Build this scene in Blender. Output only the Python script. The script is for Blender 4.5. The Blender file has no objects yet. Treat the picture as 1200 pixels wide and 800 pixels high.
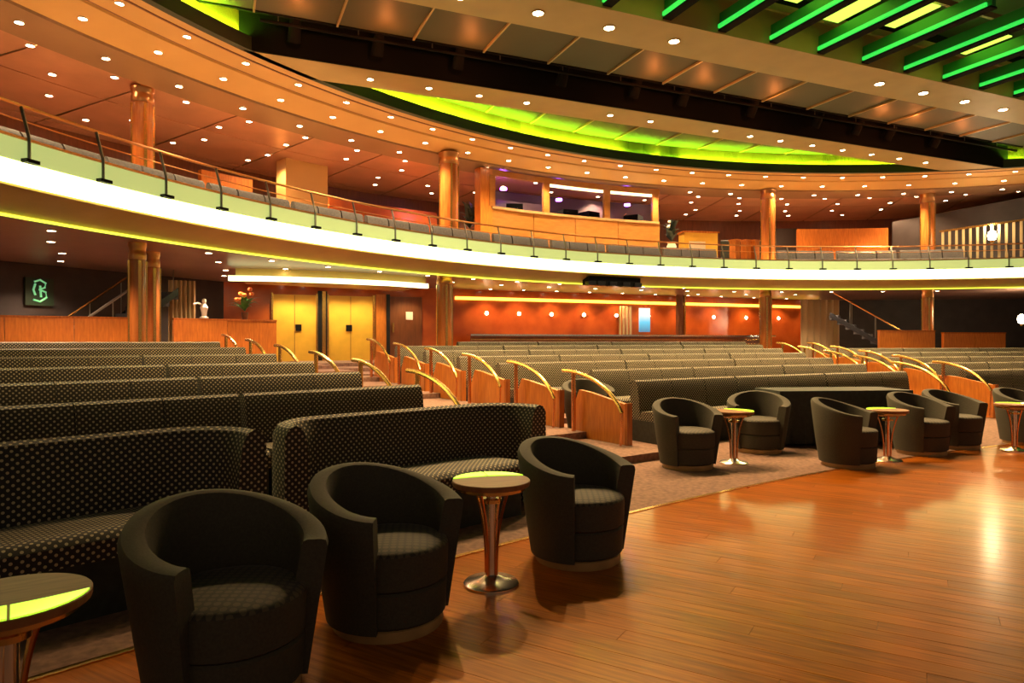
import bpy, math, random
from math import sin, cos, pi, radians, atan2, hypot, sqrt, degrees
random.seed(7)
S = bpy.context.scene
COL = S.collection

# ------------------------------------------------------------------ camera, world, exposure
EYE = 1.4
cam = bpy.data.cameras.new('camera'); cam.sensor_width = 36.0; cam.lens = 24.0
camo = bpy.data.objects.new('camera', cam); COL.objects.link(camo)
camo.location = (0, 0, EYE); camo.rotation_euler = (pi / 2, 0, 0)
cam.clip_start = 0.05
S.camera = camo
W = bpy.data.worlds.new('world'); S.world = W; W.use_nodes = True
W.node_tree.nodes['Background'].inputs[0].default_value = (1.0, 0.72, 0.45, 1)
W.node_tree.nodes['Background'].inputs[1].default_value = 0.14
S.view_settings.view_transform = 'Standard'; S.view_settings.look = 'None'
S.view_settings.gamma = 1.0; S.view_settings.use_curve_mapping = False
S.view_settings.exposure = 0.75

# ------------------------------------------------------------------ place geometry constants
# balcony / round ceiling centre C, seating-row centre C2, theatre axes u (across) and v (towards the back)
CX, CY = 10.17, 4.19
C2X, C2Y = 19.9, -17.7
TH = radians(23.0)
UX, UY = cos(TH), sin(TH)
VX, VY = -sin(TH), cos(TH)
UC = CX * UX + CY * UY
VC = CX * VX + CY * VY
def uv(u, v, z=0): return (u * UX + v * VX, u * UY + v * VY, z)
def pol(r, a, z=0): return (CX + r * cos(radians(a)), CY + r * sin(radians(a)), z)
def pol2(r, a, z=0): return (C2X + r * cos(radians(a)), C2Y + r * sin(radians(a)), z)
def bear(t, cx, cy, r):
    """point where the sight line with slope t = X/Y meets the far side of a circle"""
    A = t * t + 1; B = -2 * (t * cx + cy); D = cx * cx + cy * cy - r * r
    Y = (-B + sqrt(B * B - 4 * A * D)) / (2 * A)
    return t * Y, Y
def angC(p): return degrees(atan2(p[1] - CY, p[0] - CX))
def ang2(p): return degrees(atan2(p[1] - C2Y, p[0] - C2X))

# ------------------------------------------------------------------ materials
MATS = {}
def nodes(m):
    m.use_nodes = True
    return m.node_tree.nodes, m.node_tree.links
def mat(name, col, rough=0.5, metal=0.0, emit=None, es=0.0, var=0.0, scale=8.0, bump=0.0, stretch=None, spec=0.5, col2=None, coat=0.0):
    m = bpy.data.materials.new(name); N, L = nodes(m)
    b = N['Principled BSDF']
    b.inputs['Base Color'].default_value = (*col, 1); b.inputs['Roughness'].default_value = rough
    b.inputs['Metallic'].default_value = metal; b.inputs['Specular IOR Level'].default_value = spec
    b.inputs['Coat Weight'].default_value = coat; b.inputs['Coat Roughness'].default_value = 0.15
    if emit: b.inputs['Emission Color'].default_value = (*emit, 1); b.inputs['Emission Strength'].default_value = es
    if var > 0 or bump > 0 or col2:
        tc = N.new('ShaderNodeTexCoord'); mp = N.new('ShaderNodeMapping')
        if stretch: mp.inputs['Scale'].default_value = stretch
        L.new(tc.outputs['Object'], mp.inputs['Vector'])
        nz = N.new('ShaderNodeTexNoise'); nz.inputs['Scale'].default_value = scale; nz.inputs['Detail'].default_value = 4
        L.new(mp.outputs['Vector'], nz.inputs['Vector'])
        rp = N.new('ShaderNodeValToRGB')
        c2 = col2 if col2 else tuple(max(0, c * (1 - var)) for c in col)
        c1 = col if col2 else tuple(min(1, c * (1 + var)) for c in col)
        rp.color_ramp.elements[0].position = 0.3; rp.color_ramp.elements[1].position = 0.7
        rp.color_ramp.elements[0].color = (*c2, 1); rp.color_ramp.elements[1].color = (*c1, 1)
        L.new(nz.outputs['Fac'], rp.inputs['Fac']); L.new(rp.outputs['Color'], b.inputs['Base Color'])
        if bump:
            bp = N.new('ShaderNodeBump'); bp.inputs['Strength'].default_value = bump; bp.inputs['Distance'].default_value = 0.01
            L.new(nz.outputs['Fac'], bp.inputs['Height']); L.new(bp.outputs['Normal'], b.inputs['Normal'])
    MATS[name] = m
    return m

def plank_mat():
    m = bpy.data.materials.new('plank_wood'); N, L = nodes(m); b = N['Principled BSDF']
    tc = N.new('ShaderNodeTexCoord'); mp = N.new('ShaderNodeMapping'); mp.inputs['Scale'].default_value = (1.2, 22, 10)
    L.new(tc.outputs['Object'], mp.inputs['Vector'])
    oi = N.new('ShaderNodeObjectInfo'); ad = N.new('ShaderNodeVectorMath'); ad.operation = 'ADD'
    mu = N.new('ShaderNodeVectorMath'); mu.operation = 'MULTIPLY'; mu.inputs[1].default_value = (1, 0.3, 0)
    L.new(oi.outputs['Location'], mu.inputs[0])
    L.new(mp.outputs['Vector'], ad.inputs[0]); L.new(mu.outputs[0], ad.inputs[1])
    nz = N.new('ShaderNodeTexNoise'); nz.inputs['Scale'].default_value = 2.0; nz.inputs['Detail'].default_value = 5
    L.new(ad.outputs[0], nz.inputs['Vector'])
    rp = N.new('ShaderNodeValToRGB')
    for i, (p, c) in enumerate([(0.3, (0.20, 0.050, 0.004)), (0.5, (0.39, 0.112, 0.009)), (0.72, (0.55, 0.180, 0.014))]):
        e = rp.color_ramp.elements[i] if i < 2 else rp.color_ramp.elements.new(p)
        e.position = p; e.color = (*c, 1)
    L.new(nz.outputs['Fac'], rp.inputs['Fac'])
    hs = N.new('ShaderNodeHueSaturation'); mr = N.new('ShaderNodeMapRange')
    mr.inputs['To Min'].default_value = 0.82; mr.inputs['To Max'].default_value = 1.15
    L.new(oi.outputs['Random'], mr.inputs['Value']); L.new(mr.outputs['Result'], hs.inputs['Value'])
    L.new(rp.outputs['Color'], hs.inputs['Color']); L.new(hs.outputs['Color'], b.inputs['Base Color'])
    b.inputs['Roughness'].default_value = 0.30; b.inputs['Specular IOR Level'].default_value = 0.4; b.inputs['Specular Tint'].default_value = (1, 0.62, 0.14, 1); b.inputs['Coat Weight'].default_value = 0.35; b.inputs['Coat Roughness'].default_value = 0.16; b.inputs['Coat Tint'].default_value = (1, 0.75, 0.35, 1)
    MATS['plank'] = m

def dots_mat(name, base, dot, pitch, rad, rough=0.75):
    m = bpy.data.materials.new(name); N, L = nodes(m); b = N['Principled BSDF']
    u = N.new('ShaderNodeUVMap'); ds = []
    for off in (0.0, 0.5):
        mp = N.new('ShaderNodeMapping'); mp.inputs['Scale'].default_value = (1 / pitch, 1 / pitch, 1); mp.inputs['Location'].default_value = (off, off, 0)
        L.new(u.outputs['UV'], mp.inputs['Vector'])
        fr = N.new('ShaderNodeVectorMath'); fr.operation = 'FRACTION'; L.new(mp.outputs['Vector'], fr.inputs[0])
        sb = N.new('ShaderNodeVectorMath'); sb.operation = 'SUBTRACT'; sb.inputs[1].default_value = (0.5, 0.5, 0); L.new(fr.outputs[0], sb.inputs[0])
        ml = N.new('ShaderNodeVectorMath'); ml.operation = 'MULTIPLY'; ml.inputs[1].default_value = (1, 1, 0); L.new(sb.outputs[0], ml.inputs[0])
        ln = N.new('ShaderNodeVectorMath'); ln.operation = 'LENGTH'; L.new(ml.outputs[0], ln.inputs[0]); ds.append(ln)
    mn = N.new('ShaderNodeMath'); mn.operation = 'MINIMUM'; L.new(ds[0].outputs['Value'], mn.inputs[0]); L.new(ds[1].outputs['Value'], mn.inputs[1])
    lt = N.new('ShaderNodeMath'); lt.operation = 'LESS_THAN'; lt.inputs[1].default_value = rad; L.new(mn.outputs[0], lt.inputs[0])
    mx = N.new('ShaderNodeMix'); mx.data_type = 'RGBA'
    mx.inputs[6].default_value = (*base, 1); mx.inputs[7].default_value = (*dot, 1)
    L.new(lt.outputs[0], mx.inputs[0]); L.new(mx.outputs[2], b.inputs['Base Color'])
    b.inputs['Roughness'].default_value = rough; b.inputs['Sheen Weight'].default_value = 0.1
    MATS[name] = m

plank_mat()
dots_mat('dot_fabric', (0.016, 0.014, 0.012), (0.46, 0.39, 0.23), 0.046, 0.175)
dots_mat('quilt_fabric', (0.030, 0.026, 0.020), (0.085, 0.068, 0.042), 0.05, 0.27)
mat('chair_fabric', (0.047, 0.041, 0.028), 0.8, var=0.18, scale=90, bump=0.08)
mat('dark_cloth', (0.022, 0.026, 0.022), 0.7, var=0.3, scale=20)
mat('carpet', (0.28, 0.155, 0.11), 0.95, col2=(0.14, 0.078, 0.06), scale=22, bump=0.4)
mat('subfloor', (0.05, 0.02, 0.01), 0.8)
mat('orange_wood', (0.64, 0.21, 0.028), 0.35, col2=(0.46, 0.13, 0.016), scale=5, stretch=(6, 6, 0.8), coat=0.3)
mat('column_wood', (0.50, 0.16, 0.03), 0.25, col2=(0.34, 0.09, 0.015), scale=5, stretch=(5, 5, 0.5), coat=0.4)
mat('pale_wood', (0.42, 0.25, 0.10), 0.5, var=0.2, scale=6)
mat('booth_wood', (0.42, 0.17, 0.035), 0.4, col2=(0.33, 0.12, 0.02), scale=4, stretch=(1, 1, 4))
mat('red_wall', (0.50, 0.11, 0.02), 0.22, col2=(0.34, 0.06, 0.012), scale=1.6, coat=0.3)
mat('dark_wall', (0.030, 0.022, 0.022), 0.6, var=0.3, scale=2)
mat('yellow_panel', (0.72, 0.42, 0.05), 0.4, var=0.12, scale=2)
mat('brown_door', (0.16, 0.05, 0.018), 0.4, var=0.2, scale=4, stretch=(4, 4, 0.6))
mat('ring_paint', (0.52, 0.30, 0.10), 0.45, var=0.06, scale=1)
mat('band_paint', (0.26, 0.15, 0.08), 0.3, var=0.08, scale=1)
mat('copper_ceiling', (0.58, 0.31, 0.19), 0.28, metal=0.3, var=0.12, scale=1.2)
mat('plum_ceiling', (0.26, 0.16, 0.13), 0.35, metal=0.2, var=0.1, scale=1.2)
mat('soffit', (0.46, 0.29, 0.08), 0.5, var=0.08, scale=2)
mat('beam_paint', (0.42, 0.30, 0.12), 0.5, var=0.06, scale=2)
mat('ceiling_panel', (0.060, 0.052, 0.022), 0.6, metal=0.0, var=0.1, scale=0.7)
mat('divider_metal', (0.42, 0.30, 0.14), 0.4, metal=0.5)
mat('dark_green', (0.010, 0.030, 0.014), 0.5)
mat('black', (0.006, 0.006, 0.007), 0.9, spec=0.15)
mat('black_gloss', (0.012, 0.012, 0.014), 0.25)
mat('louvre', (0.03, 0.28, 0.06), 0.4, metal=0.2)
mat('brass', (0.80, 0.46, 0.14), 0.25, metal=1.0)
mat('rail_copper', (0.72, 0.34, 0.13), 0.3, metal=1.0)
mat('chrome', (0.82, 0.78, 0.72), 0.24, metal=1.0)
mat('steel', (0.25, 0.25, 0.22), 0.35, metal=0.9)
mat('copper_rod', (0.75, 0.33, 0.14), 0.25, metal=1.0)
mat('table_wood', (0.30, 0.13, 0.05), 0.5, col2=(0.20, 0.075, 0.025), scale=6, stretch=(1, 8, 1), spec=0.3)
mat('lime_glass', (0.45, 0.75, 0.05), 0.12, emit=(0.42, 0.85, 0.03), es=0.9)
mat('fascia_light', (0.9, 0.95, 0.8), 0.4, emit=(0.96, 1.0, 0.36), es=5.0)
mat('fascia_glass', (0.40, 0.50, 0.24), 0.25, emit=(0.68, 0.80, 0.26), es=0.36)
mat('lime_led', (0.5, 0.5, 0.1), 0.5, emit=(0.62, 0.68, 0.045), es=1.5)
mat('green_led', (0.3, 0.6, 0.05), 0.5, emit=(0.38, 1.0, 0.02), es=105.0)
mat('deep_green_led', (0.1, 0.6, 0.1), 0.5, emit=(0.02, 0.75, 0.08), es=0.6)
mat('lime_panel', (0.5, 0.7, 0.1), 0.5, emit=(0.50, 0.85, 0.08), es=1.1)
mat('cove_light', (0.8, 0.9, 0.5), 0.5, emit=(0.92, 1.0, 0.50), es=1.8)
mat('amber_led', (0.8, 0.5, 0.1), 0.5, emit=(1.0, 0.62, 0.06), es=2.2)
mat('lamp_lens', (1, 0.9, 0.7), 0.5, emit=(1.0, 0.80, 0.50), es=22.0)
mat('lamp_lens_wide', (1, 0.9, 0.7), 0.5, emit=(1.0, 0.84, 0.55), es=9.0)
mat('warm_tube', (1, 0.9, 0.6), 0.5, emit=(1.0, 0.83, 0.42), es=1.6)
mat('orange_lamp', (0.3, 0.06, 0.02), 0.5, emit=(1.0, 0.28, 0.05), es=0.25)
mat('added_uplight', (1, 0.8, 0.5), 0.5, emit=(1.0, 0.62, 0.24), es=26.0)
mat('purple_lamp', (0.5, 0.2, 0.8), 0.5, emit=(0.45, 0.10, 0.85), es=22.0)
mat('exit_green', (0.2, 0.8, 0.4), 0.5, emit=(0.16, 0.42, 0.20), es=0.5)
mat('booth_inside', (0.10, 0.06, 0.09), 0.6)
mat('beige_curtain', (0.42, 0.32, 0.16), 0.7)
mat('statue_white', (0.8, 0.78, 0.7), 0.5)
mat('leaf', (0.05, 0.18, 0.03), 0.5, var=0.4, scale=9)
mat('dark_leaf', (0.012, 0.022, 0.016), 0.5)
mat('flower', (0.75, 0.16, 0.03), 0.5)
mat('blossom_pale', (0.7, 0.62, 0.45), 0.6)
mat('seat_grey', (0.055, 0.046, 0.042), 0.75, var=0.4, scale=30)
mat('stair_dark', (0.035, 0.035, 0.04), 0.6)
def glass_mat():
    m = bpy.data.materials.new('window_glass'); N, L = nodes(m); b = N['Principled BSDF']
    b.inputs['Base Color'].default_value = (0.9, 0.9, 0.95, 1); b.inputs['Roughness'].default_value = 0.02
    b.inputs['Transmission Weight'].default_value = 1.0; b.inputs['IOR'].default_value = 1.1
    MATS['window_glass'] = m
glass_mat()
def screen_mat():
    m = bpy.data.materials.new('screen_print'); N, L = nodes(m); b = N['Principled BSDF']
    tc = N.new('ShaderNodeTexCoord'); sp = N.new('ShaderNodeSeparateXYZ'); L.new(tc.outputs['Generated'], sp.inputs[0])
    rp = N.new('ShaderNodeValToRGB')
    for i, (p, c) in enumerate([(0.05, (0.02, 0.2, 0.35)), (0.4, (0.10, 0.55, 0.75)), (0.75, (0.95, 0.9, 0.8))]):
        e = rp.color_ramp.elements[i] if i < 2 else rp.color_ramp.elements.new(p)
        e.position = p; e.color = (*c, 1)
    L.new(sp.outputs['Z'], rp.inputs['Fac']); L.new(rp.outputs['Color'], b.inputs['Emission Color'])
    b.inputs['Base Color'].default_value = (0.1, 0.1, 0.1, 1); b.inputs['Emission Strength'].default_value = 0.75
    MATS['screen_print'] = m
screen_mat()

# ------------------------------------------------------------------ mesh helpers
def tag(o, label=None, cat=None, group=None, kind=None):
    if label: o['label'] = label
    if cat: o['category'] = cat
    if group: o['group'] = group
    if kind: o['kind'] = kind
    return o
def empty(name, loc, rz=0.0):
    o = bpy.data.objects.new(name, None); COL.objects.link(o)
    o.location = loc; o.rotation_euler = (0, 0, rz); o.empty_display_size = 0.1
    return o
def wloc(o):
    x, y, z = 0, 0, 0
    while o is not None:
        x += o.location[0]; y += o.location[1]; z += o.location[2]; o = o.parent
    return x, y, z
class MB:
    def __init__(s): s.v = []; s.f = []; s.uv = []; s.mi = []
    def face(s, idx, uvs=None, mi=0):
        s.f.append(tuple(idx)); s.uv.append(uvs); s.mi.append(mi)
    def poly_prism(s, pts, z0, z1, mi=0):
        n = len(pts); b = len(s.v)
        s.v += [(p[0], p[1], z0) for p in pts] + [(p[0], p[1], z1) for p in pts]
        s.face(range(b + n - 1, b - 1, -1), mi=mi); s.face(range(b + n, b + 2 * n), mi=mi)
        for i in range(n):
            j = (i + 1) % n; s.face((b + i, b + j, b + n + j, b + n + i), mi=mi)
        return s
    def box(s, c, h, rz=0.0, mi=0):
        ca, sa = cos(rz), sin(rz)
        pts = [(c[0] + x * h[0] * ca - y * h[1] * sa, c[1] + x * h[0] * sa + y * h[1] * ca) for x, y in ((-1, -1), (1, -1), (1, 1), (-1, 1))]
        return s.poly_prism(pts, c[2] - h[2], c[2] + h[2], mi)
    def quadbar(s, p, q, w, h, mi=0):
        """rectangular bar from p to q, w across, h high (section upright)"""
        dx, dy = q[0] - p[0], q[1] - p[1]; l = hypot(dx, dy) or 1; nx, ny = -dy / l * w / 2, dx / l * w / 2
        b = len(s.v)
        for t in (p, q):
            s.v += [(t[0] - nx, t[1] - ny, t[2] - h / 2), (t[0] + nx, t[1] + ny, t[2] - h / 2), (t[0] + nx, t[1] + ny, t[2] + h / 2), (t[0] - nx, t[1] - ny, t[2] + h / 2)]
        s.face((b, b + 1, b + 2, b + 3), mi=mi); s.face((b + 7, b + 6, b + 5, b + 4), mi=mi)
        for i in range(4):
            j = (i + 1) % 4; s.face((b + j, b + i, b + 4 + i, b + 4 + j), mi=mi)
        return s
    def lathe(s, prof, c=(0, 0, 0), n=20, mi=0, cap=True):
        b = len(s.v); m = len(prof)
        for i in range(n):
            a = 2 * pi * i / n
            s.v += [(c[0] + r * cos(a), c[1] + r * sin(a), c[2] + z) for r, z in prof]
        for i in range(n):
            k = (i + 1) % n
            for j in range(m - 1): s.face((b + i * m + j, b + k * m + j, b + k * m + j + 1, b + i * m + j + 1), mi=mi)
        if cap:
            if prof[0][0] > 1e-5: s.face([b + i * m for i in range(n - 1, -1, -1)], mi=mi)
            if prof[-1][0] > 1e-5: s.face([b + i * m + m - 1 for i in range(n)], mi=mi)
        return s
    def tube(s, pts, r, n=8, mi=0, cap=True):
        b = len(s.v); m = len(pts)
        for i, p in enumerate(pts):
            a = pts[max(0, i - 1)]; q = pts[min(m - 1, i + 1)]
            d = [q[k] - a[k] for k in range(3)]; l = sqrt(sum(x * x for x in d)) or 1; d = [x / l for x in d]
            up = (0, 0, 1) if abs(d[2]) < 0.9 else (1, 0, 0)
            e = (d[1] * up[2] - d[2] * up[1], d[2] * up[0] - d[0] * up[2], d[0] * up[1] - d[1] * up[0])
            l = sqrt(sum(x * x for x in e)); e = [x / l for x in e]
            g = (e[1] * d[2] - e[2] * d[1], e[2] * d[0] - e[0] * d[2], e[0] * d[1] - e[1] * d[0])
            rr = r[i] if isinstance(r, (list, tuple)) else r
            for k in range(n):
                t = 2 * pi * k / n
                s.v.append(tuple(p[x] + rr * (cos(t) * e[x] + sin(t) * g[x]) for x in range(3)))
        for i in range(m - 1):
            for k in range(n):
                j = (k + 1) % n
                s.face((b + i * n + k, b + i * n + j, b + (i + 1) * n + j, b + (i + 1) * n + k), mi=mi)
        if cap:
            s.face(range(b, b + n), mi=mi); s.face(range(b + m * n - 1, b + (m - 1) * n - 1, -1), mi=mi)
        return s
    def sweep(s, path, prof, closed=True, mi=0, u0=0.0):
        """path: plan points; prof: (d, z) with d measured to the left of the path; closed loop section with end caps"""
        b = len(s.v); n = len(prof); m = len(path)
        vv = [0.0]
        for i in range(1, n + 1):
            p, q = prof[i - 1], prof[i % n]; vv.append(vv[-1] + hypot(q[0] - p[0], q[1] - p[1]))
        uu = [u0]
        for i in range(1, m): uu.append(uu[-1] + hypot(path[i][0] - path[i - 1][0], path[i][1] - path[i - 1][1]))
        for i, p in enumerate(path):
            a = path[max(0, i - 1)]; q = path[min(m - 1, i + 1)]
            dx, dy = q[0] - a[0], q[1] - a[1]; l = hypot(dx, dy) or 1
            nx, ny = -dy / l, dx / l
            zz = p[2] if len(p) > 2 else 0
            s.v += [(p[0] + d * nx, p[1] + d * ny, z + zz) for d, z in prof]
        last = n if closed else n - 1
        for i in range(m - 1):
            for j in range(last):
                k = (j + 1) % n
                s.face((b + i * n + j, b + i * n + k, b + (i + 1) * n + k, b + (i + 1) * n + j),
                       ((uu[i], vv[j]), (uu[i], vv[j + 1]), (uu[i + 1], vv[j + 1]), (uu[i + 1], vv[j])), mi)
        if closed:
            cu = [(d, z) for d, z in prof]
            s.face(range(b + n - 1, b - 1, -1), cu[::-1], mi)
            s.face(range(b + (m - 1) * n, b + m * n), cu, mi)
        return s
    def mesh(s, name, mats, smooth=False, shift=(0, 0, 0)):
        me = bpy.data.meshes.new(name)
        me.from_pydata([(x - shift[0], y - shift[1], z - shift[2]) for x, y, z in s.v], [], s.f)
        for m in (mats if isinstance(mats, (list, tuple)) else [mats]): me.materials.append(MATS[m])
        if any(s.mi): me.polygons.foreach_set('material_index', s.mi)
        if any(x is not None for x in s.uv):
            ul = me.uv_layers.new(name='UVMap'); k = 0; flat = []
            for fc, us in zip(s.f, s.uv):
                for q in range(len(fc)): flat += list(us[q]) if us is not None else [0.0, 0.0]
            ul.data.foreach_set('uv', flat)
        me.validate(); 
        import bmesh
        bm = bmesh.new(); bm.from_mesh(me); bmesh.ops.recalc_face_normals(bm, faces=bm.faces); bm.to_mesh(me); bm.free()
        if smooth:
            me.polygons.foreach_set('use_smooth', [True] * len(me.polygons))
            try: me.set_sharp_from_angle(angle=radians(38))
            except Exception: pass
        me.update()
        return me
    def base(s):
        xs = [p[0] for p in s.v]; ys = [p[1] for p in s.v]; zs = [p[2] for p in s.v]
        return ((min(xs) + max(xs)) / 2, (min(ys) + max(ys)) / 2, min(zs))
    def build(s, name, mats, parent=None, smooth=False, local=False):
        sh = (0, 0, 0) if local else s.base()
        me = s.mesh(name, mats, smooth, sh)
        o = bpy.data.objects.new(name, me); COL.objects.link(o)
        if parent is not None:
            o.parent = parent
            if not local:
                w = wloc(parent); o.location = (sh[0] - w[0], sh[1] - w[1], sh[2] - w[2])
        else: o.location = sh
        return o
def put(mesh, name, loc, rz=0.0, parent=None):
    o = bpy.data.objects.new(name, mesh); COL.objects.link(o); o.location = loc; o.rotation_euler = (0, 0, rz); o.parent = parent
    return o
def copy_tree(o, parent=None):
    c = o.copy(); COL.objects.link(c); c.parent = parent
    for ch in list(o.children): copy_tree(ch, c)
    return c
def struct(o): o['kind'] = 'structure'; return o
def arc(r, a0, a1, n, cx=CX, cy=CY, z=0):
    """plan arc from angle a0 down to a1 (so that left of the path is outward)"""
    return [(cx + r * cos(radians(a0 + (a1 - a0) * i / n)), cy + r * sin(radians(a0 + (a1 - a0) * i / n)), z) for i in range(n + 1)]
def ring(name, r0, prof, a0, a1, n, mats, parent=None, smooth=True, cx=CX, cy=CY):
    """swept section around a centre; prof points are (radius, z)"""
    return MB().sweep(arc(r0, a0, a1, n, cx, cy), [(r - r0, z) for r, z in prof]).build(name, mats, parent, smooth)
def clip_circle(poly, cx, cy, r, n=96):
    out = list(poly)
    for i in range(n):
        a0, a1 = 2 * pi * i / n, 2 * pi * (i + 1) / n
        p = (cx + r * cos(a0), cy + r * sin(a0)); q = (cx + r * cos(a1), cy + r * sin(a1))
        ex, ey = q[0] - p[0], q[1] - p[1]; res = []
        for k in range(len(out)):
            A, B = out[k], out[(k + 1) % len(out)]
            da = ex * (A[1] - p[1]) - ey * (A[0] - p[0]); db = ex * (B[1] - p[1]) - ey * (B[0] - p[0])
            if da >= 0: res.append(A)
            if (da >= 0) != (db >= 0):
                t = da / (da - db); res.append((A[0] + t * (B[0] - A[0]), A[1] + t * (B[1] - A[1])))
        out = res
        if len(out) < 3: return []
    cl = []
    for p in out:
        if not cl or hypot(p[0] - cl[-1][0], p[1] - cl[-1][1]) > 1e-4: cl.append(p)
    if len(cl) > 2 and hypot(cl[0][0] - cl[-1][0], cl[0][1] - cl[-1][1]) < 1e-4: cl.pop()
    return cl if len(cl) > 2 else []
def area(p): return abs(sum(p[i][0] * p[(i + 1) % len(p)][1] - p[(i + 1) % len(p)][0] * p[i][1] for i in range(len(p)))) / 2
ORD = ['first', 'second', 'third', 'fourth', 'fifth', 'sixth', 'seventh', 'eighth', 'ninth', 'tenth', 'eleventh', 'twelfth', 'thirteenth', 'fourteenth', 'fifteenth', 'sixteenth', 'seventeenth', 'eighteenth', 'nineteenth', 'twentieth', 'twenty-first', 'twenty-second', 'twenty-third', 'twenty-fourth']

# ================================================================== FLOORS
R0 = 30.0                                   # edge of the dance floor
fl = struct(MB().poly_prism(clip_circle([(-9, -6), (22, -6), (22, 16), (-9, 16)], C2X, C2Y, R0, 200), -0.12, -0.022).build('floor', 'subfloor'))
PD = radians(-31.0); dx, dy = cos(PD), sin(PD); nx, ny = -dy, dx
PW, PL = 0.125, 2.7
rest = MB(); shared = None; cand = []
for i in range(-44, 120):
    s0 = i * PW; off = (i * 0.731) % 1.0 * PL
    for j in range(-6, 9):
        t0 = j * PL + off
        poly = [(t * dx + s * nx, t * dy + s * ny) for t, s in ((t0 + .0006, s0 + .0006), (t0 + PL - .0006, s0 + .0006), (t0 + PL - .0006, s0 + PW - .0006), (t0 + .0006, s0 + PW - .0006))]
        cxp = sum(p[0] for p in poly) / 4; cyp = sum(p[1] for p in poly) / 4
        if cxp < -7 or cxp > 14 or cyp < 0.6 or cyp > 12: continue
        d = max(hypot(p[0] - C2X, p[1] - C2Y) for p in poly)
        full = d < R0
        if not full: poly = clip_circle(poly, C2X, C2Y, R0, 720)
        if len(poly) < 3 or area(poly) < 0.004: continue
        cand.append((poly, full, cxp, cyp))
def seen(c):
    best = 0
    for p in c[0]:
        if p[1] > 2.6 and abs(p[0] / p[1]) < 0.78: best = max(best, 1 / p[1])
    return best
cand.sort(key=seen, reverse=True)
pm = None
for k, (poly, full, cxp, cyp) in enumerate(cand):
    if k < 300 and seen((poly,)) > 0:
        if full:
            if pm is None:
                h, w = PL / 2 - .0006, PW / 2 - .0006; e = 0.0012
                b = MB(); b.v = [(-h, -w, -.022), (h, -w, -.022), (h, w, -.022), (-h, w, -.022), (-h, -w, -e), (h, -w, -e), (h, w, -e), (-h, w, -e), (-h + e, -w + e, 0), (h - e, -w + e, 0), (h - e, w - e, 0), (-h + e, w - e, 0)]
                for q in range(4):
                    r_ = (q + 1) % 4; b.face((q, r_, 4 + r_, 4 + q)); b.face((4 + q, 4 + r_, 8 + r_, 8 + q))
                b.face((8, 9, 10, 11)); b.face((3, 2, 1, 0)); pm = b.mesh('plank', 'plank')
            o = put(pm, 'plank', (cxp, cyp, 0), PD)
        else:
            lp = [((p[0] - cxp) * dx + (p[1] - cyp) * dy, (p[0] - cxp) * nx + (p[1] - cyp) * ny) for p in poly]
            o = put(MB().poly_prism(lp, -.022, 0).mesh('plank', 'plank'), 'plank', (cxp, cyp, 0), PD)
        w = wloc(fl); o.parent = fl; o.location = (cxp - w[0], cyp - w[1], -w[2])
    else:
        rest.poly_prism(poly, -.022, 0)
ro = rest.build('plank_field', 'plank', fl); ro['kind'] = 'stuff'

# carpeted tiers: (inner radius, z) steps about C2
def tier(r, start, rise): 
    k = int(math.floor((r - start) / 1.35)) + 1
    return max(0.0, min(9, k) * rise)
LS, RS, RISE = 31.55, 33.0, 0.09
def steps(start):
    p = [(R0 + 0.02, -0.1), (R0 + 0.02, 0.0)]; z = 0.0; r = start
    for k in range(9):
        p.append((r, z)); z += RISE; p.append((r, z)); r += 1.35
    p += [(60, z), (60, -0.1)]
    return p
AL, AR = 129.9, 124.9
for nm, a0, a1, st in (('floor_carpet_left', 175, AL, LS), ('floor_carpet_aisle', AL, AR, LS), ('floor_carpet_right', AR, 60, RS)):
    struct(ring(nm, R0 + 0.02, steps(st), a0, a1, max(4, int(abs(a0 - a1) * 1.2)), 'carpet', cx=C2X, cy=C2Y, smooth=False))
struct(ring('trim_1', R0, [(R0 - .012, -.02), (R0 + .03, -.02), (R0 + .03, .006), (R0 - .012, .006)], 160, 75, 90, 'brass', cx=C2X, cy=C2Y))

# ================================================================== LOWER WALLS AND CEILING
ZC = 3.15
wl = [(-14.5, 8.0), (-8.45, 20.0)]
def wall(name, pts, z0, z1, m, th=0.15):
    return struct(MB().sweep([(p[0], p[1], 0) for p in pts], [(0, z0), (th, z0), (th, z1), (0, z1)]).build(name, m))
wall('wall_left', wl, 0.6, ZC, 'dark_wall')
VB = 21.7
def onwall(px):
    """point of the rear bulkhead in the bearing of picture column px"""
    t = (px - 600) / 800.0; Y = VB / (t * VX + VY); return (t * Y, Y)
p0, p1 = (-8.45, 20.0), onwall(961)
wall('wall_back', [p0, onwall(318)], 0.6, ZC, 'red_wall')
wall('wall_back_doors', [onwall(318), onwall(532)], 0.6, ZC, 'red_wall')
wall('wall_back_bar', [onwall(532), p1], 0.6, ZC, 'red_wall')
wall('wall_right', [p1, (26, 27.5)], 0.6, ZC, 'dark_wall')
wall('wall_right_return', [(26, 27.5), (27.5, 12)], 0.6, ZC, 'dark_wall')
RB = 16.65                                  # balcony front radius
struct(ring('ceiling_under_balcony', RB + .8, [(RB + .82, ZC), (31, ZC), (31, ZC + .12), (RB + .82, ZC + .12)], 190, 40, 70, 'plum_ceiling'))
struct(ring('balcony_soffit', RB, [(RB + .02, 3.27), (RB + .72, 3.06), (RB + .84, 3.06), (RB + .84, 3.3), (RB + .02, 3.32)], 190, 40, 80, 'soffit'))
led = ring('led_strip', RB + .7, [(RB + .70, 3.035), (RB + .80, 3.035), (RB + .80, 3.058), (RB + .70, 3.058)], 190, 40, 90, 'lime_led')
tag(led, 'long lime green light line running along the underside of the balcony edge', 'light strip')
struct(ring('floor_balcony', RB, [(RB + .05, 3.33), (26, 3.33), (26, 3.56), (RB + .05, 3.56)], 190, 40, 80, 'carpet'))

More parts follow.
